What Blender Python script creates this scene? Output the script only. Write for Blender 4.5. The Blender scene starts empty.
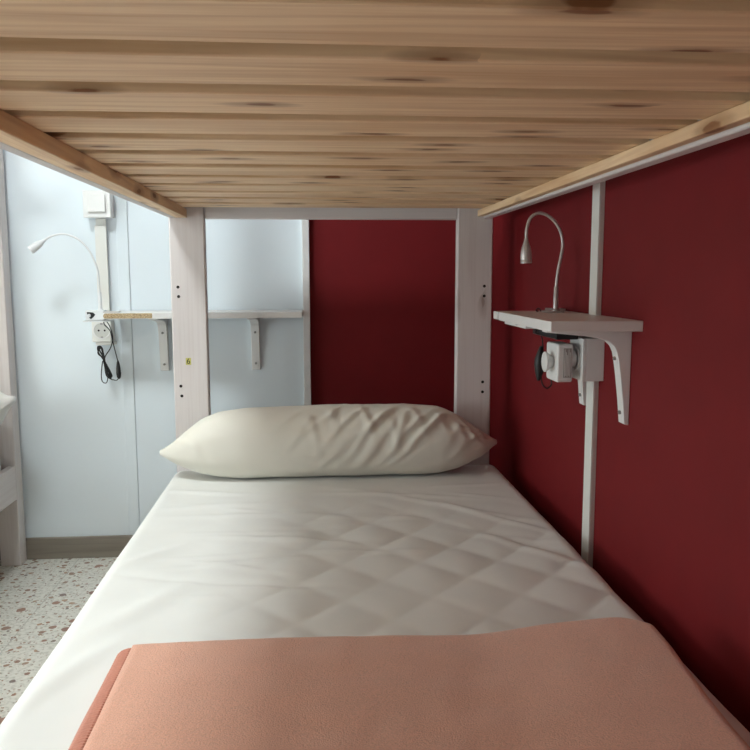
import bpy, math, random
from mathutils import Vector, Matrix, noise
random.seed(7)
H = 0.944                      # height of the viewpoint; all coordinates below are relative to it
scene = bpy.context.scene
C = scene.collection
PI = math.pi

# ------------------------------------------------------------------ materials
def new_mat(name):
    m = bpy.data.materials.new(name); m.use_nodes = True
    nt = m.node_tree; b = nt.nodes['Principled BSDF']
    return m, nt, b
def N(nt, t, **k):
    n = nt.nodes.new(t)
    for a, v in k.items():
        if hasattr(n, a): setattr(n, a, v)
        else: n.inputs[a].default_value = v
    return n
def mapping(nt, scale, rnd=True, coord='Object'):
    tc = N(nt, 'ShaderNodeTexCoord'); mp = N(nt, 'ShaderNodeMapping')
    mp.inputs['Scale'].default_value = scale
    if rnd:
        oi = N(nt, 'ShaderNodeObjectInfo'); mu = N(nt, 'ShaderNodeVectorMath', operation='SCALE')
        cx = N(nt, 'ShaderNodeCombineXYZ')
        for i in range(3): nt.links.new(oi.outputs['Random'], cx.inputs[i])
        nt.links.new(cx.outputs[0], mu.inputs[0]); mu.inputs['Scale'].default_value = 37.0
        ad = N(nt, 'ShaderNodeVectorMath', operation='ADD')
        nt.links.new(tc.outputs[coord], ad.inputs[0]); nt.links.new(mu.outputs[0], ad.inputs[1])
        nt.links.new(ad.outputs[0], mp.inputs['Vector'])
    else:
        nt.links.new(tc.outputs[coord], mp.inputs['Vector'])
    return mp.outputs[0]
def ramp(nt, src, stops):
    r = N(nt, 'ShaderNodeValToRGB'); e = r.color_ramp.elements
    e[0].position, e[0].color = stops[0][0], (*stops[0][1], 1)
    e[1].position, e[1].color = stops[-1][0], (*stops[-1][1], 1)
    for p, c in stops[1:-1]:
        x = e.new(p); x.color = (*c, 1)
    nt.links.new(src, r.inputs[0]); return r.outputs[0]
def mix(nt, fac, a, b, mode='MIX'):
    m = N(nt, 'ShaderNodeMix', data_type='RGBA', blend_type=mode)
    for sock, v in ((m.inputs[0], fac), (m.inputs[6], a), (m.inputs[7], b)):
        if isinstance(v, (int, float)): sock.default_value = v
        elif isinstance(v, tuple): sock.default_value = (*v, 1)
        else: nt.links.new(v, sock)
    return m.outputs[2]
def bump(nt, b, src, strength, dist):
    bp = N(nt, 'ShaderNodeBump'); bp.inputs['Strength'].default_value = strength; bp.inputs['Distance'].default_value = dist
    nt.links.new(src, bp.inputs['Height']); nt.links.new(bp.outputs[0], b.inputs['Normal'])

def plain(name, col, rough=.5, metal=0, noise_amt=.04, nscale=30, bumpd=0):
    m, nt, b = new_mat(name)
    v = mapping(nt, (1, 1, 1)); n = N(nt, 'ShaderNodeTexNoise'); n.inputs['Scale'].default_value = nscale; n.inputs['Detail'].default_value = 4
    nt.links.new(v, n.inputs['Vector'])
    lo = tuple(max(0, c*(1-noise_amt)) for c in col); hi = tuple(min(1, c*(1+noise_amt)) for c in col)
    nt.links.new(ramp(nt, n.outputs[0], [(.3, lo), (.7, hi)]), b.inputs['Base Color'])
    b.inputs['Specular IOR Level'].default_value = .3 if rough > .65 else .5
    b.inputs['Roughness'].default_value = rough; b.inputs['Metallic'].default_value = metal
    if bumpd: bump(nt, b, n.outputs[0], .5, bumpd)
    return m

def wood(name, axis, light, mid, dark, knots=True, rough=.55, knotcol=(.24, .092, .028), knot_thr=.70, contrast=1, lines=0):
    m, nt, b = new_mat(name)
    def sc(l, c): return tuple(l if i == axis else c for i in range(3))
    g = N(nt, 'ShaderNodeTexNoise'); g.inputs['Scale'].default_value = 1; g.inputs['Detail'].default_value = 3; g.inputs['Distortion'].default_value = 1.0
    nt.links.new(mapping(nt, sc(2.8, 110)), g.inputs['Vector'])
    g2 = N(nt, 'ShaderNodeTexNoise'); g2.inputs['Scale'].default_value = 1; g2.inputs['Detail'].default_value = 2; g2.inputs['Distortion'].default_value = 1.2
    nt.links.new(mapping(nt, sc(1.6, 20)), g2.inputs['Vector'])
    c1 = ramp(nt, g.outputs[0], [(.32, mid), (.55, light), (.8, light)])
    c2 = ramp(nt, g2.outputs[0], [(.36, dark), (.56, light), (1, light)])
    col = mix(nt, .45*contrast, c1, c2, 'MIX')
    if knots:
        k = N(nt, 'ShaderNodeTexVoronoi', voronoi_dimensions='2D'); k.inputs['Scale'].default_value = 1; k.inputs['Randomness'].default_value = .95
        base = mapping(nt, (1, 1, 1))
        cx = N(nt, 'ShaderNodeCombineXYZ')
        for q, vec in ((0, sc(5.5, 0)), (1, sc(0, 17))):
            d_ = N(nt, 'ShaderNodeVectorMath', operation='DOT_PRODUCT'); nt.links.new(base, d_.inputs[0]); d_.inputs[1].default_value = vec
            nt.links.new(d_.outputs['Value'], cx.inputs[q])
        kv = cx.outputs[0]
        nz = N(nt, 'ShaderNodeTexNoise'); nz.inputs['Scale'].default_value = 3; nz.inputs['Detail'].default_value = 3
        nt.links.new(kv, nz.inputs['Vector'])
        ad = mix(nt, .22, kv, nz.outputs['Color'], 'ADD')
        nt.links.new(ad, k.inputs['Vector'])
        gate = N(nt, 'ShaderNodeSeparateColor'); nt.links.new(k.outputs['Color'], gate.inputs[0])
        gt = N(nt, 'ShaderNodeMath', operation='GREATER_THAN'); nt.links.new(gate.outputs[0], gt.inputs[0]); gt.inputs[1].default_value = knot_thr
        core = ramp(nt, k.outputs['Distance'], [(0, (1, 1, 1)), (.08, (.95, .95, .95)), (.11, (.52, .52, .52)), (.19, (.36, .36, .36)), (.31, (0, 0, 0))])
        mu = N(nt, 'ShaderNodeMath', operation='MULTIPLY'); nt.links.new(core, mu.inputs[0]); nt.links.new(gt.outputs[0], mu.inputs[1])
        col = mix(nt, mu.outputs[0], col, knotcol)
    if lines:
        wv = N(nt, 'ShaderNodeTexWave', wave_type='BANDS', bands_direction='DIAGONAL'); wv.inputs['Scale'].default_value = 1; wv.inputs['Distortion'].default_value = 5; wv.inputs['Detail'].default_value = 2; wv.inputs['Detail Scale'].default_value = .6
        nt.links.new(mapping(nt, sc(1.3, 27)), wv.inputs['Vector'])
        col = mix(nt, mix(nt, 1, ramp(nt, wv.outputs['Fac'], [(.0, (0, 0, 0)), (.72, (0, 0, 0)), (1, (lines, lines, lines))]), ramp(nt, g2.outputs[0], [(.3, (.2, .2, .2)), (.7, (1, 1, 1))]), 'MULTIPLY'), col, dark)
    nt.links.new(col, b.inputs['Base Color']); b.inputs['Roughness'].default_value = rough
    bump(nt, b, g.outputs[0], .25, .0006)
    return m

PL, PM, PD = (.96, .72, .465), (.82, .55, .315), (.62, .365, .175)
M = {}
M['pine_x'] = wood('pine along width', 0, PL, PM, PD, knot_thr=.60, lines=.42)
M['pine_y'] = wood('pine along length', 1, PL, PM, PD, knot_thr=.62, lines=.4)
WL, WM, WD = (.74, .69, .675), (.69, .63, .615), (.67, .60, .585)
M['white_z'] = wood('whitewashed pine upright', 2, WL, WM, WD, True, .45, (.38, .30, .27), .8, .6)
M['white_x'] = wood('whitewashed pine across', 0, WL, WM, WD, True, .45, (.42, .33, .30), .85, .6)
M['white_y'] = wood('whitewashed pine lengthwise', 1, WL, WM, WD, False, .45, contrast=.6)
M['wall_white'] = plain('bluish white laminate panel', (.77, .845, .89), .32, 0, .015, 3)
M['wall_paint'] = plain('white wall paint', (.74, .76, .76), .8, 0, .02, 4, .001)
M['trim_white'] = plain('white trim', (.82, .82, .80), .4)
M['red'] = plain('dark red wall paint', (.170, .0058, .0085), .7, 0, .06, 9, .0006)
M['ceiling'] = plain('ceiling paint', (.8, .8, .79), .85)
M['plastic'] = plain('white plastic', (.82, .82, .80), .35, 0, .01)
M['plastic_warm'] = plain('ivory plastic', (.80, .80, .755), .4, 0, .01)
M['shelf_white'] = plain('white melamine', (.82, .81, .79), .35, 0, .015)
M['enamel'] = plain('white enamelled steel', (.83, .82, .80), .38, .0, .01)
M['black'] = plain('black rubber', (.012, .012, .013), .45)
M['hole'] = plain('dark hole', (.02, .015, .012), .8)
M['steel'] = plain('screw steel', (.32, .31, .30), .35, .8)
M['silver'] = plain('silver lamp metal', (.56, .53, .52), .36, .55, .01)
M['lamp_white'] = plain('white lamp metal', (.76, .78, .79), .35, .0, .01)
M['sticker'] = plain('yellow number sticker', (.62, .58, .16), .6)
M['ink'] = plain('black ink', (.02, .02, .02), .6)
M['grey_label'] = plain('printed grey label', (.36, .33, .31), .5)

M['socket_well_shaded'] = plain('ivory plastic recess', (.60, .60, .56), .4, 0, .01)  # darkened copy of the ivory plastic; the recess shade is in the colour
M['white_left'] = wood('whitewashed pine upright, clear', 2, WL, WM, WD, False, .45, contrast=.5)
# chipboard
m, nt, b = new_mat('raw chipboard')
v = N(nt, 'ShaderNodeTexVoronoi'); v.inputs['Scale'].default_value = 700
nt.links.new(mapping(nt, (.5, 1, 1)), v.inputs['Vector'])
s = N(nt, 'ShaderNodeSeparateColor'); nt.links.new(v.outputs['Color'], s.inputs[0])
nt.links.new(ramp(nt, s.outputs[0], [(0, (.26, .18, .10)), (.35, (.44, .32, .18)), (.75, (.56, .42, .24)), (1, (.68, .55, .36))]), b.inputs['Base Color'])
b.inputs['Roughness'].default_value = .9; bump(nt, b, v.outputs['Distance'], .6, .001); M['chip'] = m
# baseboard laminate
M['base'] = wood('grey brown skirting laminate', 0, (.27, .235, .195), (.22, .19, .155), (.19, .16, .13), False, .5)
# terrazzo
m, nt, b = new_mat('terrazzo')
col = None
mp = mapping(nt, (1, 1, 1), False)
dn = N(nt, 'ShaderNodeTexNoise'); dn.inputs['Scale'].default_value = 60; dn.inputs['Detail'].default_value = 3
nt.links.new(mp, dn.inputs['Vector'])
warp = mix(nt, .012, mp, dn.outputs['Color'], 'ADD')
n = N(nt, 'ShaderNodeTexNoise'); n.inputs['Scale'].default_value = 90; n.inputs['Detail'].default_value = 6; nt.links.new(mp, n.inputs['Vector'])
col = ramp(nt, n.outputs[0], [(.3, (.50, .49, .43)), (.5, (.72, .71, .65)), (.7, (.78, .77, .71))])
for scl, thr, rad, cs in ((44, .60, .36, [(0, (.34, .17, .10)), (.35, (.24, .13, .085)), (.6, (.46, .29, .18)), (1, (.18, .15, .13))]),
                          (100, .55, .34, [(0, (.40, .25, .16)), (.5, (.26, .19, .15)), (1, (.50, .40, .30))]),
                          (24, .86, .34, [(0, (.25, .13, .10)), (.5, (.33, .18, .12)), (1, (.2, .16, .14))])):
    v = N(nt, 'ShaderNodeTexVoronoi', voronoi_dimensions='2D'); v.inputs['Scale'].default_value = scl; nt.links.new(warp, v.inputs['Vector'])
    s = N(nt, 'ShaderNodeSeparateColor'); nt.links.new(v.outputs['Color'], s.inputs[0])
    gt = N(nt, 'ShaderNodeMath', operation='GREATER_THAN'); nt.links.new(s.outputs[0], gt.inputs[0]); gt.inputs[1].default_value = thr
    # chips differ in size: radius scales with a second random channel
    rr = N(nt, 'ShaderNodeMath', operation='MULTIPLY'); nt.links.new(s.outputs[2], rr.inputs[0]); rr.inputs[1].default_value = rad*1.05
    lt = N(nt, 'ShaderNodeMath', operation='LESS_THAN'); nt.links.new(v.outputs['Distance'], lt.inputs[0]); nt.links.new(rr.outputs[0], lt.inputs[1])
    mu = N(nt, 'ShaderNodeMath', operation='MULTIPLY'); nt.links.new(gt.outputs[0], mu.inputs[0]); nt.links.new(lt.outputs[0], mu.inputs[1])
    col = mix(nt, mu.outputs[0], col, ramp(nt, s.outputs[1], cs))
br = N(nt, 'ShaderNodeTexBrick'); br.offset = 0; br.inputs['Scale'].default_value = 1
br.inputs['Brick Width'].default_value = .4; br.inputs['Row Height'].default_value = .4; br.inputs['Mortar Size'].default_value = .0016; br.inputs['Mortar Smooth'].default_value = .3
nt.links.new(mp, br.inputs['Vector'])
col = mix(nt, br.outputs['Fac'], col, (.50, .49, .44))
nt.links.new(col, b.inputs['Base Color']); b.inputs['Roughness'].default_value = .35; M['terrazzo'] = m

def cloth(name, colr, weave, wdist, sheen, rough=.9, nscale=5, namt=.04, extra=None):
    m, nt, b = new_mat(name)
    mp = mapping(nt, (1, 1, 1))
    n = N(nt, 'ShaderNodeTexNoise'); n.inputs['Scale'].default_value = nscale; n.inputs['Detail'].default_value = 5; nt.links.new(mp, n.inputs['Vector'])
    w = N(nt, 'ShaderNodeTexNoise'); w.inputs['Scale'].default_value = weave; w.inputs['Detail'].default_value = 3; nt.links.new(mp, w.inputs['Vector'])
    lo = tuple(c*(1-namt) for c in colr); hi = tuple(min(1, c*(1+namt)) for c in colr)
    c = ramp(nt, n.outputs[0], [(.3, lo), (.7, hi)])
    if extra: c = mix(nt, extra, c, ramp(nt, w.outputs[0], [(.3, tuple(x*.62 for x in colr)), (.62, tuple(min(1, x*1.25) for x in colr))]))
    nt.links.new(c, b.inputs['Base Color']); b.inputs['Roughness'].default_value = rough
    b.inputs['Sheen Weight'].default_value = sheen; b.inputs['Sheen Roughness'].default_value = .5
    bump(nt, b, w.outputs[0], .6, wdist)
    return m
M['sheet'] = cloth('white cotton sheet', (.80, .805, .775), 900, .0002, .15)
M['sheet_left'] = cloth('white cotton', (.80, .80, .78), 900, .0002, .15)
M['pillow'] = cloth('ivory cotton pillowcase', (.80, .77, .685), 900, .0002, .15)
M['mattress'] = cloth('mattress ticking', (.7, .69, .66), 300, .0004, .1)
M['blanket'] = cloth('salmon fleece', (.75, .385, .262), 480, .0015, .55, 1, 14, .05, .35)
M['binding'] = cloth('salmon blanket stitch', (.55, .235, .165), 300, .001, .3, .95, 12, .05, .2)

M['binding_dark'] = cloth('dark salmon thread', (.42, .16, .10), 300, .0005, .2)
# ------------------------------------------------------------------ mesh helpers
class MB:
    def __init__(s): s.v = []; s.f = []
    def add(s, vs, fs):
        o = len(s.v); s.v += [tuple(p) for p in vs]; s.f += [tuple(i+o for i in f) for f in fs]; return s
    def box(s, x0, x1, y0, y1, z0, z1):
        return s.add([(x0,y0,z0),(x1,y0,z0),(x1,y1,z0),(x0,y1,z0),(x0,y0,z1),(x1,y0,z1),(x1,y1,z1),(x0,y1,z1)],
                     [(0,3,2,1),(4,5,6,7),(0,1,5,4),(1,2,6,5),(2,3,7,6),(3,0,4,7)])
    def prism(s, pts, a, b, place):
        """pts: 2-D outline, extruded from a to b; place(u, v, w) -> xyz"""
        n = len(pts)
        vs = [place(u, v, a) for u, v in pts] + [place(u, v, b) for u, v in pts]
        fs = [tuple(range(n)), tuple(range(2*n-1, n-1, -1))] + [(i, i+n, (i+1) % n+n, (i+1) % n) for i in range(n)]
        return s.add(vs, fs)
    def tube(s, pts, rad, n=10, cap=True):
        pts = [Vector(p) for p in pts]; k = len(pts)
        if not isinstance(rad, (list, tuple)): rad = [rad]*k
        up = None; vs = []
        for i, p in enumerate(pts):
            t = (pts[min(i+1, k-1)]-pts[max(i-1, 0)]).normalized()
            if up is None:
                up = t.orthogonal().normalized()
            up = (up - t*up.dot(t)).normalized(); sd = t.cross(up)
            for j in range(n):
                a = 2*PI*j/n; vs.append(p + (up*math.cos(a)+sd*math.sin(a))*rad[i])
        fs = [(i*n+j, i*n+(j+1) % n, (i+1)*n+(j+1) % n, (i+1)*n+j) for i in range(k-1) for j in range(n)]
        if cap: fs += [tuple(range(n-1, -1, -1)), tuple(range((k-1)*n, k*n))]
        return s.add(vs, fs)
    def cyl(s, c, axis, r, h, n=24):
        c = Vector(c); ax = Vector(axis).normalized()
        return s.tube([c, c+ax*h], r, n)
    def lathe(s, c, axis, prof, n=24):
        """prof: (distance along axis, radius)"""
        c = Vector(c); ax = Vector(axis).normalized(); u = ax.orthogonal().normalized(); w = ax.cross(u)
        vs = [c+ax*d+(u*math.cos(2*PI*j/n)+w*math.sin(2*PI*j/n))*max(r, 1e-5) for d, r in prof for j in range(n)]
        k = len(prof)
        fs = [(i*n+j, i*n+(j+1) % n, (i+1)*n+(j+1) % n, (i+1)*n+j) for i in range(k-1) for j in range(n)]
        fs += [tuple(range(n-1, -1, -1)), tuple(range((k-1)*n, k*n))]
        return s.add(vs, fs)
    def build(s, name, mat, parent=None, origin=None, bev=0, smooth=False, sub=0, seg=2):
        if parent is not None: org = Vector(parent['_o'])
        else: org = Vector(origin if origin else (0, 0, -H))
        me = bpy.data.meshes.new(name)
        me.from_pydata([tuple(Vector(p)-org) for p in s.v], [], s.f); me.update()
        import bmesh
        bm = bmesh.new(); bm.from_mesh(me); bmesh.ops.recalc_face_normals(bm, faces=bm.faces); bm.to_mesh(me); bm.free()
        me.materials.append(mat)
        o = bpy.data.objects.new(name, me); C.objects.link(o)
        o['_o'] = tuple(org)
        if parent is not None: o.parent = parent
        else: o.location = org+Vector((0, 0, H))
        if bev:
            bv = o.modifiers.new('bevel', 'BEVEL'); bv.width = bev; bv.segments = seg; bv.limit_method = 'ANGLE'; bv.angle_limit = .6
        if sub:
            sb = o.modifiers.new('sub', 'SUBSURF'); sb.levels = sub; sb.render_levels = sub
        if smooth or bev:
            for p in me.polygons: p.use_smooth = True
            if not smooth or bev:
                try: me.set_sharp_from_angle(angle=.7)
                except Exception: pass
        return o
def box(x0, x1, y0, y1, z0, z1): return MB().box(x0, x1, y0, y1, z0, z1)
def thing(name, label, cat, origin, group=None):
    o = bpy.data.objects.new(name, None); C.objects.link(o); o.empty_display_size = .05
    o.location = Vector(origin)+Vector((0, 0, H)); o['_o'] = tuple(origin)
    o['label'] = label; o['category'] = cat
    if group: o['group'] = group
    return o
def tag(o, label, cat, group=None):
    o['label'] = label; o['category'] = cat
    if group: o['group'] = group
    return o
def struct(o): o['kind'] = 'structure'; return o
def spline(pts, n=8):
    out = []; P = [Vector(p) for p in pts]; P = [P[0]*2-P[1]] + P + [P[-1]*2-P[-2]]
    for i in range(1, len(P)-2):
        for k in range(n):
            t = k/n; a, b_, c, d = P[i-1], P[i], P[i+1], P[i+2]
            out.append(.5*((2*b_)+(-a+c)*t+(2*a-5*b_+4*c-d)*t*t+(-a+3*b_-3*c+d)*t**3))
    out.append(P[-2]); return out
def interp(x, xs, ys):
    if x <= xs[0]: return ys[0]
    for i in range(len(xs)-1):
        if x <= xs[i+1]:
            t = (x-xs[i])/(xs[i+1]-xs[i]); t = t*t*(3-2*t) if False else t
            return ys[i]+(ys[i+1]-ys[i])*t
    return ys[-1]
def smooth(a, b, x):
    t = min(1, max(0, (x-a)/(b-a))); return t*t*(3-2*t)

# ------------------------------------------------------------------ the room
FL = -H; CE = 1.60; WX = .60; BW = 2.65; LX = -2.02; FY = -1.70
struct(box(LX-.1, WX+.1, FY-.1, BW+.1, FL-.05, FL).build('floor', M['terrazzo']))
struct(box(LX-.1, WX+.1, FY-.1, BW+.1, CE, CE+.05).build('ceiling', M['ceiling']))
struct(box(WX, WX+.1, FY-.1, BW+.1, FL, CE).build('wall_right', M['red']))
struct(box(-.02, WX, BW+.004, BW+.1, FL, CE).build('wall_back', M['red']))
# white panelling of the back wall, with a shadow gap between its boards
struct(MB().box(LX, -.5975, BW, BW+.1, FL, CE).box(-.5965, -.02, BW, BW+.1, FL, CE).box(-.5975, -.5965, BW+.003, BW+.1, FL, CE).build('wall_back_left', M['wall_white']))
WY0, WY1, WZ0, WZ1 = .20, 1.95, -.45, 1.20
struct(MB().box(LX-.1, LX, FY-.1, WY0, FL, CE).box(LX-.1, LX, WY1, BW+.1, FL, CE).box(LX-.1, LX, WY0, WY1, FL, WZ0).box(LX-.1, LX, WY0, WY1, WZ1, CE).build('wall_left', M['wall_paint']))
struct(box(LX, WX, FY-.1, FY, FL, CE).build('wall_front', M['wall_paint']))
w = MB()
for a in (WY0, WY1-.06, (WY0+WY1)/2-.03): w.box(LX-.07, LX-.02, a, a+.06, WZ0, WZ1)
for a in (WZ0, WZ1-.06): w.box(LX-.0701, LX-.0199, WY0+.06, WY1-.06, a, a+.06)
struct(w.build('window_1', M['trim_white'], bev=.003))
struct(box(LX, -.034, BW-.014, BW, FL, FL+.073).build('baseboard_back', M['base'], bev=.002))
struct(box(-.034, -.0105, BW-.022, BW+.02, FL, CE).build('trim_1', M['trim_white'], bev=.002))
struct(box(-.634, -.5985, BW-.0025, BW, FL+.073, CE).build('trim_2', M['wall_white'], bev=.001))

# ------------------------------------------------------------------ the bunk bed we look along
D0 = 2.30
bed = thing('bunk_bed', 'whitewashed wooden bunk bed with pine slats overhead, standing along the dark red wall', 'bunk bed', (.06, 1.1, FL), 'bunk beds')
def holes(post, pts, y=D0):
    for x, z in pts:
        MB().cyl((x, y+.0015, z), (0, -1, 0), .0045, .002, 12).build('bolt_hole', M['hole'], post)
pl = box(-.406, -.306, D0, D0+.036, FL, .80).build('post', M['white_left'], bed, bev=.004)
holes(pl, [(-.384, -.055), (-.386, -.314), (-.384, -.343), (-.385, -.028)])
st = box(-.3695, -.3545, D0-.0006, D0+.001, -.252, -.232).build('number_sticker', M['sticker'], pl)
cu = bpy.data.curves.new('digit', 'FONT'); cu.body = '6'; cu.size = .023; cu.align_x = 'CENTER'; cu.align_y = 'CENTER'; cu.extrude = .0003
tmp = bpy.data.objects.new('tmp', cu); C.objects.link(tmp)
bpy.context.view_layer.update()
me = bpy.data.meshes.new_from_object(tmp.evaluated_get(bpy.context.evaluated_depsgraph_get()))
bpy.data.objects.remove(tmp)
mt = Matrix.Translation(Vector((-.362, D0-.0009, -.242))-Vector(bed['_o'])) @ Matrix.Rotation(PI/2, 4, 'X')
me.transform(mt); me.materials.clear(); me.materials.append(M['ink'])
dg = bpy.data.objects.new('digit', me); C.objects.link(dg); dg.parent = pl
pr = box(.423, .528, D0, D0+.036, FL, .80).build('post', M['white_z'], bed, bev=.004)
holes(pr, [(.504, -.028), (.504, -.057), (.503, -.313), (.503, -.343)])
for x0, x1 in ((-.406, -.306), (.423, .528)):
    box(x0, x1, -.126, -.09, FL, .80).build('post', M['white_z'], bed, bev=.004)
for z0, z1 in ((.165, .31), (-.80, -.60), (.55, .65)):
    box(-.3055, .4225, D0+.006, D0+.030, z0, z1).build('headboard_rail', M['white_x'], bed, bev=.003)
    box(-.3055, .4225, -.120, -.096, z0, z1).build('footboard_rail', M['white_x'], bed, bev=.003)
for z0, z1 in ((.168, .30), (-.83, -.712)):
    box(-.4085, -.387, -.0895, D0-.0005, z0, z1).build('side_rail', M['white_y'], bed, bev=.003)
    box(.4985, .522, -.0895, D0-.0005, z0, z1).build('side_rail', M['white_y'], bed, bev=.003)
SZ = .192
box(-.385, -.353, -.085, D0-.003, .167, SZ-.0005).build('slat_ledger', M['pine_y'], bed, bev=.0015)
box(.480, .4975, -.085, D0-.003, .1735, SZ-.0005).build('slat_ledger', M['pine_y'], bed, bev=.0015)
# slats: near edges of the ones in view, measured; each board a little uneven along its edge
def slat_mesh(seed, w, name):
    m = MB(); nx = 60; th = .019
    r = random.Random(seed); a1, a2 = r.uniform(0, 9), r.uniform(0, 9)
    def e(x, s):
        return .0018*noise.noise((x*3+s, s, 0))+(.003*max(0, noise.noise((x*5+s*3, s, 4))-.25))
    vs = []
    for i in range(nx+1):
        x = -.384+i*(.8805/nx)
        y0 = e(x, a1); y1 = w - e(x, a2)
        vs += [(x, y0, 0), (x, y1, 0), (x, y1, th), (x, y0, th)]
    fs = [(i*4+j, i*4+(j+1) % 4, i*4+4+(j+1) % 4, i*4+4+j) for i in range(nx) for j in range(4)]
    fs += [(3, 2, 1, 0), (nx*4, nx*4+1, nx*4+2, nx*4+3)]
    m.add(vs, fs); me = bpy.data.meshes.new(name); me.from_pydata(vs, [], fs); me.update(); me.materials.append(M['pine_x']); return me
sm = [slat_mesh(i*3+1, .101, 'slat') for i in range(5)]
y = .729-.1412*5
i = 0
while y < 2.2:
    o = bpy.data.objects.new('slat', sm[i % 5]); C.objects.link(o); o.parent = bed
    w = random.uniform(-.004, .004)
    o.location = Vector((0, y+w, SZ))-Vector(bed['_o'])
    o.rotation_euler = (0, 0, random.uniform(-.003, .003))
    bv = o.modifiers.new('bevel', 'BEVEL'); bv.width = .0015; bv.segments = 1; bv.limit_method = 'ANGLE'
    y += .1412; i += 1
box(-.386, .497, -.085, D0-.01, -.735, -.7125).build('bed_base', M['pine_x'], bed)
up = box(-.375, .490, -.07, 2.27, SZ+.0205, SZ+.16).build('mattress', M['mattress'], origin=(.06, 1.3, SZ+.02), bev=.03, seg=4)
tag(up, 'upper bunk mattress lying on the pine slats, seen only through the gaps', 'mattress')

# ------------------------------------------------------------------ lower mattress with fitted sheet
MX0, MX1, MTOP = -.411, .546, -.556
def quilt(x, y):
    p = .163
    a = abs(math.sin(PI*(x*1.03+y*.95+.02)/p)); b_ = abs(math.sin(PI*(x*1.03-y*.95+.05)/p))
    q = (min(a, 1)*min(b_, 1))**.55
    amp = .0060*smooth(-.32, .05, x+.15*noise.noise((x*2, y*2, 5)))*smooth(2.02, 1.6, y)
    amp *= .55+.6*max(-.4, noise.noise((x*3.1+4, y*2.3, 1.7))+.4)
    return amp*(q-.5)
def folds(x, y):
    z = .0028*noise.noise((x*3.2+y*1.5, y*2.2-x*2, 3.3))+.0016*noise.noise((x*9+y*4, y*3, 8.1))
    # drag lines running out from under the pillow
    for cx, cy, ang, ln, wd, am in FOLDS:
        dx, dy = x-cx, y-cy; c, s = math.cos(ang), math.sin(ang)
        u = dx*c+dy*s; v = -dx*s+dy*c+.012*math.sin(u*9+cx*20)
        z += am*math.exp(-(u/ln)**2-(v/wd)**2)
    return z
rf = random.Random(11)
FOLDS = [(-.30, 2.02, -.12, .12, .012, .005), (-.22, 1.90, .10, .16, .014, .004), (-.12, 1.80, -.1, .2, .012, .004), (.2, 1.95, -.25, .2, .012, .003),
         (.32, 1.85, -.6, .22, .012, .004), (.42, 1.75, -.9, .2, .012, .004), (-.05, 1.62, -.2, .16, .010, .005), (.1, 1.55, -.15, .12, .008, .0045),
         (.45, 1.52, -1.0, .2, .014, .004), (-.33, 1.55, .9, .12, .02, .004), (-.3, 1.3, 1.1, .14, .025, .005), (-.36, 1.05, 1.2, .12, .02, .005), (-.2, 1.42, -.3, .2, .012, -.004)]
for k in range(14):
    FOLDS.append((rf.uniform(-.3, .45), rf.uniform(1.3, 2.05), rf.uniform(-.5, .1), rf.uniform(.05, .16), rf.uniform(.006, .012), rf.uniform(.0015, .0035)))
def top_h(x, y): return quilt(x, y)+folds(x, y)
R0 = .032
def sheet():
    sec = []   # (x, z, weight of the top relief)
    for k in range(5): sec.append((MX0, -.706+k*.02, 0, -1, 0))
    for k in range(0, 9):
        a = PI-k*PI/16; sec.append((MX0+R0+R0*math.cos(a), MTOP-R0+R0*math.sin(a), k/8, math.cos(a), math.sin(a)))
    nx = 112
    for k in range(1, nx): sec.append((MX0+R0+(MX1-MX0-2*R0)*k/nx, MTOP, 1, 0, 1))
    for k in range(0, 9):
        a = PI/2-k*PI/16; sec.append((MX1-R0+R0*math.cos(a), MTOP-R0+R0*math.sin(a), 1-k/8, math.cos(a), math.sin(a)))
    for k in range(4, -1, -1): sec.append((MX1, -.706+k*.02, 0, 1, 0))
    ys = [-.075+i*(2.287+.075)/280 for i in range(281)]; n = len(sec); vs = []
    for yi, y in enumerate(ys):
        end = min(y+.075, 2.287-y); dz = -R0*(1-math.sqrt(max(0, 1-(1-min(1, end/R0))**2)))
        for x, z, w_, nx_, nz_ in sec:
            h = top_h(x, y)*w_
            side = (1-w_)*.004*noise.noise((y*4, z*6, x*3+9))
            vs.append((x+nx_*(h*.4+side), y, z+nz_*h*(1 if w_ else 0)+dz*w_))
    fs = [(i*n+j, i*n+j+1, (i+1)*n+j+1, (i+1)*n+j) for i in range(len(ys)-1) for j in range(n-1)]
    fs += [tuple(range(n-1, -1, -1)), tuple((len(ys)-1)*n+j for j in range(n))]
    fs += [(i*n, (i+1)*n, (i+1)*n+n-1, i*n+n-1) for i in range(len(ys)-1)]
    return MB().add(vs, fs)
mtr = thing('mattress', 'wide mattress in a wrinkled white fitted sheet on the lower bunk, by the red wall', 'mattress', (.06, 1.3, -.712))
box(MX0+.012, MX1-.012, -.055, 2.268, -.7115, MTOP-.022).build('mattress_core', M['mattress'], mtr, bev=.02)
sheet().build('fitted_sheet', M['sheet'], mtr, smooth=True)

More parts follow.
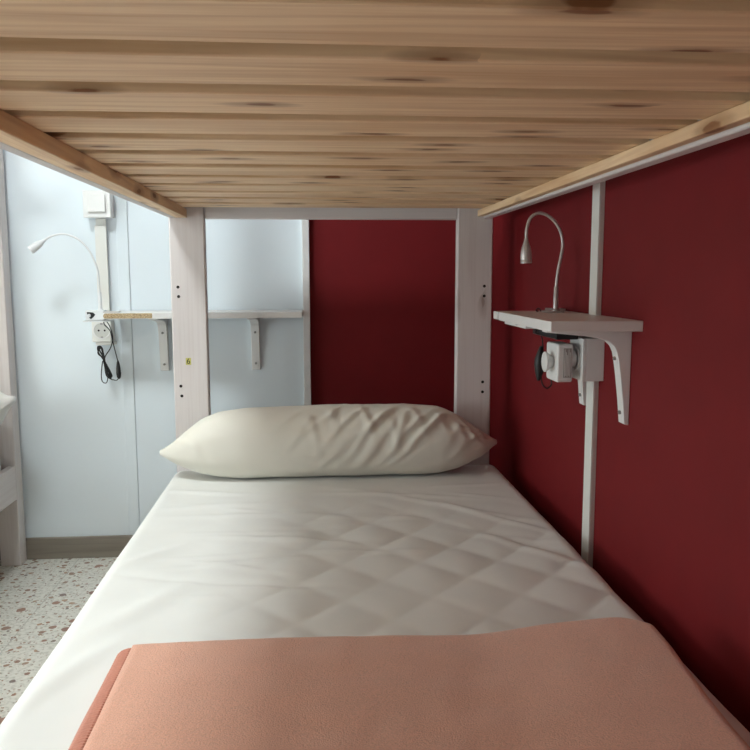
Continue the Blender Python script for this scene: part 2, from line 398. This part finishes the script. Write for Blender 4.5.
# ------------------------------------------------------------------ pillow
def pillow_mesh(flip=1):
    L0, L1 = -.430, .521
    tu = [0, .035, .07, .12, .17, .25, .5, .72, .82, .88, .95, 1]
    tt = [.480, .459, .430, .393, .374, .363, .357, .358, .366, .390, .437, .468]
    tb = [.490, .510, .526, .543, .551, .557, .557, .556, .553, .543, .512, .476]
    dd = [.004, .035, .058, .078, .088, .093, .094, .093, .088, .076, .048, .005]
    nu, nv = 150, 72; vs = []
    cr = random.Random(8)
    cre = []
    for k in range(30):
        cre.append((cr.uniform(.38, .97), cr.uniform(-.2, 1.3), cr.uniform(.02, .07), cr.uniform(.05, .12), cr.uniform(.5, 1.3)*cr.choice((1, 1, -.3)), cr.uniform(.002, .0055)))
    cre += [(.82, .9, .05, .13, 1.0, .007), (.75, .7, .06, .14, .9, .007), (.90, .8, .05, .12, -.6, .006), (.63, .7, .08, .13, .8, .007), (.56, .9, .08, .12, .9, .005),
            (.06, 1.0, .05, .2, -.5, .004), (.1, .7, .06, .12, -.3, .004), (.70, .5, .05, .1, .3, .005), (.94, .9, .04, .14, -.3, .005)]
    for i in range(nu+1):
        t = i/nu
        def sm3(ys):
            return (interp(max(0, t-.012), tu, ys)+interp(t, tu, ys)*2+interp(min(1, t+.012), tu, ys))/4
        top, bot, dep = -sm3(tt), -sm3(tb), sm3(dd)
        cz = (top+bot)/2; hz = (top-bot)/2
        x = L0+(L1-L0)*t; yc = 2.186 - .004*math.sin(PI*t)
        for j in range(nv):
            a = 2*PI*j/nv                       # 0 = towards us, pi/2 = up
            ca, sa = math.cos(a), math.sin(a)
            px = abs(ca)**.86*(1 if ca > 0 else -1); pz = abs(sa)**.86*(1 if sa > 0 else -1)
            d = 0
            for u0, a0, wu, wa, sl, am in cre:
                da = (a-a0+PI) % (2*PI)-PI; du = (t-u0)
                v_ = du-sl*.105*da
                d += .95*am*(math.exp(-(v_/.010)**2)-.6*math.exp(-((v_-.021)/.013)**2))*math.exp(-(da/(wa*6))**2)
            d += .0035*noise.noise((t*7, a*1.6, 2))
            d *= min(1, dep/.06)*(1-.65*math.exp(-((a-1.65)/.5)**2))
            y = yc-px*(dep+d); z = cz+pz*(hz+d*.8)
            if px > .0: z -= .010*px*min(1, dep/.1)*0
            z = max(z, MTOP+.0035)
            vs.append((x, min(y, 2.294), z))
    fs = [(i*nv+j, i*nv+(j+1) % nv, (i+1)*nv+(j+1) % nv, (i+1)*nv+j) for i in range(nu) for j in range(nv)]
    fs += [tuple(range(nv-1, -1, -1)), tuple(range(nu*nv, (nu+1)*nv))]
    return MB().add(vs, fs)
pw = pillow_mesh().build('pillow', M['pillow'], origin=(.045, 2.17, -.553), smooth=True)
tag(pw, 'long plump off-white pillow lying at the head of the sheeted mattress', 'pillow')

# ------------------------------------------------------------------ blanket
def blanket():
    X0, X1, Y0, Y1 = -.262, .503, .33, 1.104
    nx, ny = 150, 150; vs = []; T = .030
    def right(y): return X1-.016*smooth(1.05, .80, y)+.003*noise.noise((y*8, 1, 1))
    def far(x): return Y1-.006*smooth(0, .45, abs(x-.1))+.003*noise.noise((x*7, 3, 1))+.004*smooth(.2, .45, x)-.035*smooth(.43, .505, x)**2
    top, botm = [], []
    for i in range(nx+1):
        for j in range(ny+1):
            v = j/ny; v = v**1.0
            u = 1-(1-i/nx)**1.15 if False else i/nx
            # crowd the rows toward the edges so the rolled edge stays round
            u = .5-.5*math.cos(PI*u); v2 = .5-.5*math.cos(PI*v)
            y_ = Y0+(far(X0+(X1-X0)*u)-Y0)*v2
            x_ = X0+(right(y_)-X0)*u
            e = min(x_-X0+.012, right(y_)-x_, (Y0+(far(x_)-Y0)*1.0)-y_, y_-Y0); e = max(0, e)
            R = .024
            k = math.sqrt(max(0, 1-(1-min(1, e/R))**2))
            t = T+.014*smooth(.22, .46, x_)*smooth(.6, 1.08, y_)-.006*smooth(.0, .25, x_)*smooth(.35, .2, x_)
            t += .004*noise.noise((x_*4, y_*4, 6))+.0012*noise.noise((x_*22, y_*22, 2))
            base = MTOP+.0085+folds(x_, y_)*.3
            # the mattress falls away at its rounded edge
            vs.append((x_, y_, base+.001+t*k+.0)); botm.append((x_, y_, base-.000-.0005))
    n = len(vs); W = ny+1
    fs = [(i*W+j, (i+1)*W+j, (i+1)*W+j+1, i*W+j+1) for i in range(nx) for j in range(ny)]
    fs += [(n+i*W+j, n+i*W+j+1, n+(i+1)*W+j+1, n+(i+1)*W+j) for i in range(nx) for j in range(ny)]
    ring = [i*W for i in range(nx)]+[nx*W+j for j in range(ny)]+[i*W+ny for i in range(nx, 0, -1)]+[j for j in range(ny, 0, -1)]
    for a in range(len(ring)):
        p, q = ring[a], ring[(a+1) % len(ring)]
        fs.append((p, q, q+n, p+n))
    return MB().add(vs+botm, fs)
bl = thing('blanket', 'folded salmon fleece blanket lying across the near end of the white sheet', 'blanket', (.12, .73, MTOP))
blanket().build('fleece', M['blanket'], bl, smooth=True)
# stitched binding along the left edge: two thin rolled layers with ridged overlock stitches
bd = MB(); ny = 760; sec = 14; vs = []
for i in range(ny+1):
    y = .34+(1.106-.34)*i/ny
    end = math.sqrt(max(.02, 1-(1-min(1, (1.106-y)/.014))**2))
    st = .0019*(.5+.5*math.sin(2*PI*(y+0)/.0056))
    for j in range(sec):
        a = 2*PI*j/sec
        cx = -.2665+.003*noise.noise((y*6, 0, 0)); ra = (.0185+st)*end; rz = (.0115+st)*end
        vs.append((cx+ra*math.cos(a)+(.0012*math.sin(2*PI*y/.0062) if False else 0), y, MTOP+.0150+rz*math.sin(a)))
fs = [(i*sec+j, i*sec+(j+1) % sec, (i+1)*sec+(j+1) % sec, (i+1)*sec+j) for i in range(ny) for j in range(sec)]
fs += [tuple(range(sec-1, -1, -1)), tuple(range(ny*sec, (ny+1)*sec))]
bo = bd.add(vs, fs).build('stitched_edge', M['binding'], bl, smooth=True)
zz = []
for i in range(560):
    y = .345+(1.096-.345)*i/559
    zz.append((-.2675 if i % 2 else -.2515, y, MTOP+(.0272 if i % 2 else .0262)))
MB().tube(zz, .0008, 5).build('stitching', M['binding_dark'], bl)
# lower layer of the fold peeping out
bd = MB(); vs = []
for i in range(201):
    y = .34+(1.072-.34)*i/200
    end = math.sqrt(max(.02, 1-(1-min(1, (1.072-y)/.012))**2))
    for j in range(12):
        a = 2*PI*j/12
        vs.append((-.2755+.002*noise.noise((y*9, 2, 0))+.0165*end*math.cos(a), y, MTOP+.008+.006*end*math.sin(a)))
fs = [(i*12+j, i*12+(j+1) % 12, (i+1)*12+(j+1) % 12, (i+1)*12+j) for i in range(200) for j in range(12)]
fs += [tuple(range(11, -1, -1)), tuple(range(200*12, 201*12))]
bd.add(vs, fs).build('under_fold', M['binding'], bl, smooth=True)

# ------------------------------------------------------------------ brackets (shared profile) : u = distance from wall, z
BR = [(.0, -.0), (.166, -.0), (.166, -.004), (.09, -.0115), (.06, -.0165), (.044, -.022), (.034, -.031), (.028, -.043), (.0245, -.060), (.0205, -.085), (.0140, -.135), (.0095, -.181), (.002, -.183), (0, -.183)]
def bracket(parent, place, w0, w1, zt):
    """place(u, w, z) -> xyz ; w is the direction along the wall"""
    k = MB().prism([(u, zt+z) for u, z in BR], w0, w1, lambda u, z, w: place(u, w, z))
    br_ = k.build('bracket', M['enamel'], parent, bev=.0015)
    wm = (w0+w1)/2
    for z, u in ((-.055, .0275), (-.160, .0136)):
        a = Vector(place(u-.003, wm, zt+z)); d = (Vector(place(1, wm, 0))-Vector(place(0, wm, 0))).normalized()
        MB().lathe(a, d, [(0, .0038), (.0042, .0038), (.0055, .0028)], 14).build('screw', M['steel'], br_)
    return br_

# ------------------------------------------------------------------ right wall: shelf, trunking, socket box, adapter, lamp
SH = -.081
sr = thing('wall_shelf', 'small white shelf on two brackets fixed to the dark red side wall', 'shelf', (WX, 1.62, SH-.02), 'white wall shelves')
box(.428, WX, 1.391, 1.797, SH-.0195, SH).build('shelf_board', M['shelf_white'], sr, bev=.0012)
box(.428, WX, 1.809, 1.848, SH-.0185, SH-.0005).build('end_strip', M['shelf_white'], sr, bev=.001)
box(.460, .598, 1.796, 1.810, SH-.013, SH-.006).build('gap_shade', M['black'], sr)  # batten coloured black to put in the shade of the gap
box(.441, .466, 1.61, 1.79, SH-.0275, SH-.0195).build('cleat', M['shelf_white'], sr, bev=.001)
bracket(sr, lambda u, w, z: (WX-u, w, z), 1.440, 1.468, SH-.0195)
bracket(sr, lambda u, w, z: (WX-u, w, z), 1.668, 1.696, SH-.0195)

def trunk(name_label, x0, x1, y0, y1, z0, z1, lid):
    t = thing('cable_trunking', name_label, 'cable trunking', ((x0+x1)/2, (y0+y1)/2, z0), 'white cable trunking')
    box(x0, x1, y0, y1, z0, z1).build('trunking_base', M['plastic_warm'], t, bev=.0008)
    box(*lid, z0, z1).build('trunking_cover', M['plastic_warm'], t, bev=.001)
    return t
trunk('upper run of white cable trunking on the red side wall, above the shelf', WX-.0075, WX, 1.604, 1.641, SH, CE, (WX-.013, WX-.0070, 1.602, 1.643))
trunk('lower run of white cable trunking on the red side wall, below the socket box', WX-.0075, WX, 1.604, 1.641, FL, -.2165, (WX-.013, WX-.0070, 1.602, 1.643))

sb = thing('socket_box', 'square white surface socket box on the red wall under the small shelf', 'power socket', (WX, 1.62, -.2165))
box(.562, WX, 1.578, 1.662, -.2165, -.128).build('box_body', M['plastic'], sb, bev=.0008)
box(.554, .5618, 1.578, 1.662, -.2165, -.128).build('face_plate', M['plastic'], sb, bev=.0012)
MB().lathe((.5545, 1.62, -.172), (-1, 0, 0), [(0, .0262), (.004, .0262), (.004, .0225), (.002, .0225)], 32).build('socket_ring', M['plastic'], sb, smooth=False)

ad = thing('plug_adapter', 'white plug-in adapter with a round cone knob, plugged into the socket box under the shelf', 'plug adapter', (.53, 1.62, -.222))
MB().lathe((.5500, 1.62, -.172), (-1, 0, 0), [(0, .0195), (.010, .0195), (.0130, .024)], 32).build('plug_base', M['plastic'], ad, bev=.0008)
out = []
for a0, cx, cz in ((0, 1.659, -.147), (90, 1.591, -.147), (180, 1.593, -.212), (270, 1.657, -.212)):
    for k in range(6):
        a = math.radians(a0+k*18); out.append((cx+.0065*math.cos(a), cz+.0075*math.sin(a)))
MB().prism(out, .5035, .5365, lambda u, v, w: (w, u, v)).build('adapter_body', M['plastic'], ad, bev=.003)
MB().lathe((.5040, 1.620, -.179), (-1, 0, 0), [(0, .0115), (.002, .0115), (.0150, .0215), (.0180, .0215), (.0190, .0185)], 36).build('knob', M['plastic'], ad, bev=.0006)
lb = MB().box(.5160, .5325, 1.5838, 1.5846, -.2090, -.1480)
lbo = lb.build('rating_label', M['grey_label'], ad); lbo['label'] = 'grey printed rating label'
ln = MB()
for k in range(5):
    x = .5178+k*.0028; ln.box(x, x+.0012, 1.5832, 1.5838, -.207+.002*(k % 2), -.150-.006*((k*7) % 3))
ln.build('print_line', M['plastic'], lbo)

LP, LPG = 1.745, 'gooseneck reading lamps'
def lamp(label, mat, base, neck, head, cordpts, sw, clampf, cord_r=.0016, rn=.0036):
    t = thing('reading_lamp', label, 'lamp', base, LPG)
    clampf(t)
    pts = spline(neck, 10)
    MB().tube(pts, rn, 12).build('gooseneck', mat, t, smooth=True)
    b0 = Vector(neck[0]); d = (Vector(neck[1])-b0).normalized()
    MB().lathe(b0-d*.002, d, [(0, .009), (.004, .009), (.005, .0062), (.055, .0052), (.057, .0038)], 20).build('stem', mat, t, bev=.0004)
    h0 = Vector(neck[-1]); ax = Vector(head).normalized()
    hd = MB().lathe(h0-ax*.004, ax, [(0, .0042), (.006, .0050), (.012, .0072), (.019, .0100), (.027, .0118), (.038, .0126), (.047, .0127), (.0475, .0120), (.0485, .0127), (.055, .0128), (.055, .0112), (.052, .0110), (.052, .0002)], 32).build('lamp_head', mat, t, smooth=False, bev=.0003)
    MB().lathe(h0+ax*.0475, ax, [(0, .0106), (.0015, .0106), (.002, .009)], 28).build('lens', M['plastic_warm'], hd)
    c = MB().tube(spline(cordpts, 10), cord_r, 8).build('cord', M['black'], t, smooth=True)
    return t, c
def clamp_r(t):
    MB().box(.520, .560, 1.722, 1.775, SH+.0003, SH+.004).build('clamp_plate', M['silver'], t, bev=.001)
    MB().box(.556, .588, 1.80, 1.86, SH+.0003, SH+.006).box(.556, .588, 1.8495, 1.86, SH-.035, SH+.006).box(.556, .588, 1.80, 1.86, SH-.035, SH-.028).build('clamp', M['silver'], t, bev=.001)
    MB().box(.503, .5515, 1.60, 1.775, SH-.0500, SH-.0200).build('clamp_jaw', M['black'], t, bev=.002)
    MB().tube(spline([(.512, 1.74, SH+.003), (.506, 1.742, SH+.010), (.502, 1.745, SH+.005), (.507, 1.748, SH+.0025)], 6), .0016, 8).build('cable_grip', M['black'], t, smooth=True)
y = LP
neckR = [(.5465, y, SH+.004), (.5470, y, -.020), (.5500, y, .012), (.5560, y, .045), (.5590, y, .075), (.5500, y, .106), (.5300, y, .130), (.5060, y, .1395), (.4850, y, .130), (.4765, y, .105), (.4755, y, .080)]
rl, rc = lamp('silver gooseneck reading lamp standing on the small shelf of the red wall', M['silver'], (.5425, y, SH), neckR, (.02, -.0, -1),
     [(.520, 1.735, SH-.030), (.502, 1.73, SH-.036), (.497, 1.725, SH-.045), (.507, 1.72, SH-.050), (.512, 1.72, SH-.075), (.509, 1.72, SH-.10), (.508, 1.72, -.205), (.512, 1.72, -.238), (.522, 1.72, -.250), (.532, 1.722, -.246), (.535, 1.725, -.236), (.526, 1.725, -.205)],
     None, clamp_r)
MB().lathe((.508, 1.72, -.155), (-.06, 0, -1), [(0, .003), (.010, .0065), (.030, .0125), (.042, .0125), (.062, .0085), (.078, .003)], 12).build('inline_switch', M['black'], rc, bev=.0006)

# ------------------------------------------------------------------ back wall: switch, trunking, socket, shelf, lamp
swt = thing('light_switch', 'square white light switch high on the white panelled back wall', 'light switch', (-.682, BW, .19))
box(-.7225, -.6390, BW-.038, BW, .190, .2725).build('switch_box', M['plastic'], swt, bev=.0015)
box(-.7245, -.6385, BW-.046, BW-.0385, .1885, .2740).build('switch_frame', M['plastic'], swt, bev=.002)
MB().prism([(BW-.0465, .2065), (BW-.0535, .2065), (BW-.0500, .2600), (BW-.0465, .2600)], -.7085, -.6545, lambda u, v, w: (w, u, v)).build('rocker', M['plastic'], swt, bev=.001)
t = thing('cable_trunking', 'white cable trunking on the back wall running down from the light switch', 'cable trunking', (-.681, BW, -.135), 'white cable trunking')
box(-.697, -.665, BW-.010, BW, -.135, .189).build('trunking_base', M['plastic_warm'], t, bev=.0008)
box(-.699, -.663, BW-.0165, BW-.0095, -.1325, .1665).build('trunking_cover', M['plastic_warm'], t, bev=.001)

bs = thing('power_socket', 'white round-pin wall socket on the back wall beneath the reading lamp', 'power socket', (-.682, BW, -.212))
box(-.7150, -.6530, BW-.046, BW, -.2085, -.1360).build('socket_box', M['plastic_warm'], bs, bev=.003)
box(-.7060, -.6480, BW-.040, BW, -.2190, -.2090).build('box_foot', M['plastic_warm'], bs, bev=.0015)
rg = MB().lathe((-.6830, BW-.0455, -.1705), (0, -1, 0), [(0, .0285), (.0035, .0285), (.0035, .0240), (.0012, .0235)], 36).build('socket_ring', M['plastic'], bs)
MB().cyl((-.6830, BW-.0462, -.1705), (0, -1, 0), .0236, .0012, 32).build('socket_well_shaded', M['socket_well_shaded'], bs)
for dx, dz, r in ((-.0095, 0, .0032), (.0095, 0, .0032)):
    MB().cyl((-.6830+dx, BW-.0465, -.1705+dz), (0, -1, 0), r, .0014, 14).build('pin_hole', M['hole'], bs)
for dz in (-.0215, .0215):
    MB().box(-.6865, -.6795, BW-.0490, BW-.0460, -.1705+dz-.0022, -.1705+dz+.0022).build('earth_clip', M['steel'], bs)

SB = -.1085; SL = -.642; SR = -.0352
b2 = thing('wall_shelf', 'long white shelf with bare chipboard front edge on the white back wall', 'shelf', (-.34, BW, SB-.018), 'white wall shelves')
box(SL, SR, 2.4705, BW-.003, SB-.018, SB).build('shelf_board', M['shelf_white'], b2, bev=.0005)
cb = MB().prism([(SL+.004, SB-.0165), (SL+.001, SB-.013), (SL, SB-.009), (SL+.002, SB-.004), (SL+.006, SB-.0012), (-.4945, SB-.0012), (-.4945, SB-.0165)], 2.4690, 2.4704, lambda u, v, w: (u, w, v)).build('chipboard_edge', M['chip'], b2)
cb['label'] = 'bare brown chipboard edge where the white strip has come off'
box(-.494, SR, 2.4690, 2.4704, SB-.018, SB).build('edge_strip', M['shelf_white'], b2)
for w0, w1 in ((-.508, -.480), (-.207, -.179)):
    bracket(b2, lambda u, w, z: (w, BW-u, z), w0, w1, SB-.018)

def clamp_l(t):
    k = MB().box(-.7005, -.6435, 2.488, 2.524, SB-.0225, SB+.0075)
    k.build('clamp', M['lamp_white'], t, bev=.002)
    dsh = [(-.6945, SB+.003), (-.6760, SB+.001), (-.6700, SB-.006), (-.6760, SB-.013), (-.6840, SB-.0195), (-.6900, SB-.012), (-.6945, SB-.004)]
    MB().prism(dsh, 2.4872, 2.4882, lambda u, v, w: (u, w, v)).build('clamp_recess_shade', M['black'], t)  # black plate on the solid block, painting in the dark of its opening
    MB().box(-.706, -.630, 2.478, 2.530, SB-.0275, SB-.0235).build('clamp_jaw', M['lamp_white'], t, bev=.001)
    MB().box(-.646, -.600, 2.484, 2.524, SB+.0003, SB+.004).build('clamp_plate', M['silver'], t, bev=.001)
    MB().lathe((-.6885, 2.4870, SB-.0080), (0, -1, 0), [(0, .0055), (.003, .0055), (.004, .004)], 16).build('screw_cap', M['lamp_white'], t)
y = 2.500
neckL = [(-.6570, y, SB+.008), (-.6570, y, -.050), (-.6580, y, -.010), (-.6610, y, .025), (-.6790, y, .075), (-.7060, y, .110), (-.7400, y, .1285), (-.7680, y, .1310), (-.7950, y, .124), (-.8150, y, .112)]
yb = 2.600
def loop(cx, cz, rx, rz, n0, yb):
    return [(cx+rx*math.cos(a), yb, cz+rz*math.sin(a)) for a in [n0+2*PI*k/8 for k in range(8)]]
cordL = [(-.660, 2.522, SB-.012), (-.6485, 2.56, -.150), (-.6460, 2.590, -.190), (-.6560, 2.600, -.225), (-.6740, 2.602, -.252), (-.6800, 2.604, -.270)]
rl2, lc = lamp('white gooseneck reading lamp clamped to the left end of the back wall shelf', M['lamp_white'], (-.657, y, SB), neckL, (-.8, -.25, -.62), cordL, None, clamp_l, .0017, .0030)
# bundled loops of spare cord, tied at the waist, then a strand to the in-line switch and back up behind the shelf
rb = random.Random(3); pts = []
for k in range(7):
    w1 = rb.uniform(-.4, 1.3); yk = 2.602+.002*k
    pts += [(-.6820, yk, -.266), (-.6965-.004*w1, yk, -.240-.010*w1), (-.6990+.010*w1, yk+.003, -.2265-.003*w1), (-.6880+.004*w1, yk+.003, -.228-.006*w1),
            (-.6800, yk, -.268), (-.6740+.016*w1, yk, -.300-.006*w1), (-.6620+.004*w1, yk+.003, -.326+.006*w1), (-.6760+.004*w1, yk+.003, -.316+.01*w1)]
pts += [(-.6820, 2.60, -.268), (-.6890, 2.598, -.310), (-.6870, 2.597, -.335), (-.6750, 2.597, -.341), (-.6690, 2.597, -.325), (-.6720, 2.598, -.300), (-.6620, 2.598, -.326),
        (-.6500, 2.598, -.3315), (-.6400, 2.598, -.332), (-.6330, 2.598, -.322)]
MB().tube(spline(pts, 6), .00165, 6).build('cord_bundle', M['black'], lc, smooth=True)
MB().lathe((-.6335, 2.598, -.328), (-.02, 0, 1), [(0, .0030), (.006, .0062), (.018, .0078), (.036, .0068), (.052, .0045), (.060, .002)], 12).build('inline_switch', M['black'], lc, bev=.0005)
MB().tube(spline([(-.6350, 2.598, -.270), (-.6420, 2.600, -.240), (-.6490, 2.600, -.205), (-.6510, 2.58, -.170), (-.6600, 2.55, -.148), (-.6560, 2.53, SB-.0215)], 8), .0017, 8).build('cord_strand', M['black'], lc, smooth=True)

# ------------------------------------------------------------------ the neighbouring bunk on the left
lb_ = thing('bunk_bed', 'whitewashed wooden bunk bed across the aisle, at the left edge, one post showing', 'bunk bed', (-1.45, 1.6, FL), 'bunk beds')
box(-1.036, -.970, 2.58, 2.634, FL, .80).build('post', M['white_left'], lb_, bev=.003)
box(-1.972, -1.92, 2.58, 2.634, FL, .80).build('post', M['white_left'], lb_, bev=.003)
box(-1.022, -.970, .60, .654, FL, .80).build('post', M['white_left'], lb_, bev=.003)
box(-1.972, -1.92, .60, .654, FL, .80).build('post', M['white_left'], lb_, bev=.003)
for z0, z1 in ((-.718, -.606), (.17, .30)):
    for x0, x1 in ((-.992, -.9705), (-1.970, -1.95)):
        box(x0, x1, .6545, 2.5795, z0, z1).build('side_rail', M['white_y'], lb_, bev=.002)
for z0, z1 in ((-.70, -.50), (.165, .31)):
    for y0 in (2.592, .612):
        box(-1.9195, -1.0365, y0, y0+.022, z0, z1).build('headboard_rail', M['white_x'], lb_, bev=.002)
box(-1.949, -.993, .66, 2.57, -.70, -.675).build('bed_base', M['pine_x'], lb_)
box(-1.949, -.993, .66, 2.57, .175, .195).build('bed_base', M['pine_x'], lb_)
mm = box(-1.940, -.993, .67, 2.545, -.6745, -.545).build('mattress', M['sheet_left'], origin=(-1.45, 1.6, -.6745), bev=.03, seg=5)
tag(mm, 'sheeted mattress of the neighbouring bunk, a sliver behind its side rail', 'mattress')
# its pillow, one gathered corner showing
vs = []; nu, nv = 70, 40
for i in range(nu+1):
    t = i/nu; x = -1.60+(.692)*t
    s_ = interp(t, [0, .05, .15, .5, .8, .932, .965, 1], [.05, .6, .9, 1, .95, .52, .25, .10])
    cz_ = interp(t, [0, .8, .932, .97, 1], [-.443, -.443, -.392, -.378, -.367])
    for j in range(nv):
        a = 2*PI*j/nv
        r = 1+.10*noise.noise((t*9, math.cos(a)*2, math.sin(a)*2))+.05*noise.noise((t*22, math.cos(a)*3, math.sin(a)*4))
        cz = cz_
        vs.append((x, 2.44-.125*s_*math.cos(a)*r, max(-.544, cz+.098*s_*math.sin(a)*r)))
fs = [(i*nv+j, i*nv+(j+1) % nv, (i+1)*nv+(j+1) % nv, (i+1)*nv+j) for i in range(nu) for j in range(nv)]
fs += [tuple(range(nv-1, -1, -1)), tuple(range(nu*nv, (nu+1)*nv))]
p2 = MB().add(vs, fs).build('pillow', M['sheet_left'], origin=(-1.25, 2.44, -.544), smooth=True)
tag(p2, 'white pillow on the neighbouring bunk, its crumpled corner poking in at the left edge', 'pillow')

# ------------------------------------------------------------------ ceiling lamp and daylight
LC = (-.95, 1.20)
cl = thing('ceiling_lamp', 'square white ceiling lamp over the aisle between the bunks, out of view above', 'lamp', (LC[0], LC[1], CE-.06))
k = MB()
for a in ((-.20, -.18, -.20, .20), (.18, .20, -.20, .20), (-.18, .18, -.20, -.18), (-.18, .18, .18, .20)):
    k.box(LC[0]+a[0], LC[0]+a[1], LC[1]+a[2], LC[1]+a[3], CE-.06, CE-.0005)
k.build('lamp_frame', M['plastic'], cl)
me_, nt, b = new_mat('lit diffuser'); b.inputs['Base Color'].default_value = (.8, .8, .8, 1)
b.inputs['Emission Color'].default_value = (.90, .985, 1, 1); b.inputs['Emission Strength'].default_value = 46
box(LC[0]-.18, LC[0]+.18, LC[1]-.18, LC[1]+.18, CE-.055, CE-.045).build('diffuser', me_, cl)

ar = bpy.data.lights.new('window daylight', 'AREA'); ar.shape = 'RECTANGLE'; ar.size = WY1-WY0-.04; ar.size_y = WZ1-WZ0-.04; ar.energy = 33; ar.color = (.88, .98, .99)
ao = bpy.data.objects.new('window_daylight', ar); C.objects.link(ao); ao.location = (LX-.12, (WY0+WY1)/2, (WZ0+WZ1)/2+H)
ao.rotation_euler = Vector((1, 0, 0)).to_track_quat('-Z', 'Y').to_euler()

wd = bpy.data.worlds.new('World'); scene.world = wd; wd.use_nodes = True
wd.node_tree.nodes['Background'].inputs[0].default_value = (.75, .85, 1, 1); wd.node_tree.nodes['Background'].inputs[1].default_value = .3

# ------------------------------------------------------------------ camera
f, ay, ap, rl_ = 786., .07809, .1243, -.002265
fw = Vector((math.sin(ay)*math.cos(ap), math.cos(ay)*math.cos(ap), -math.sin(ap)))
rt = Vector((math.cos(ay), -math.sin(ay), 0)); upv = rt.cross(fw)
r2 = rt*math.cos(rl_)+upv*math.sin(rl_); u2 = -rt*math.sin(rl_)+upv*math.cos(rl_)
cam = bpy.data.cameras.new('camera'); co = bpy.data.objects.new('camera', cam); C.objects.link(co)
cam.sensor_width = 36; cam.sensor_fit = 'HORIZONTAL'; cam.lens = f*36/750; cam.clip_start = .02
mw = Matrix((( r2.x, u2.x, -fw.x, 0), (r2.y, u2.y, -fw.y, 0), (r2.z, u2.z, -fw.z, H), (0, 0, 0, 1)))
co.matrix_world = mw
scene.camera = co
scene.view_settings.view_transform = 'Standard'; scene.view_settings.look = 'None'
scene.view_settings.gamma = 1; scene.view_settings.use_curve_mapping = False
scene.view_settings.exposure = 0.75
for o in bpy.data.objects:
    if '_o' in o: del o['_o']
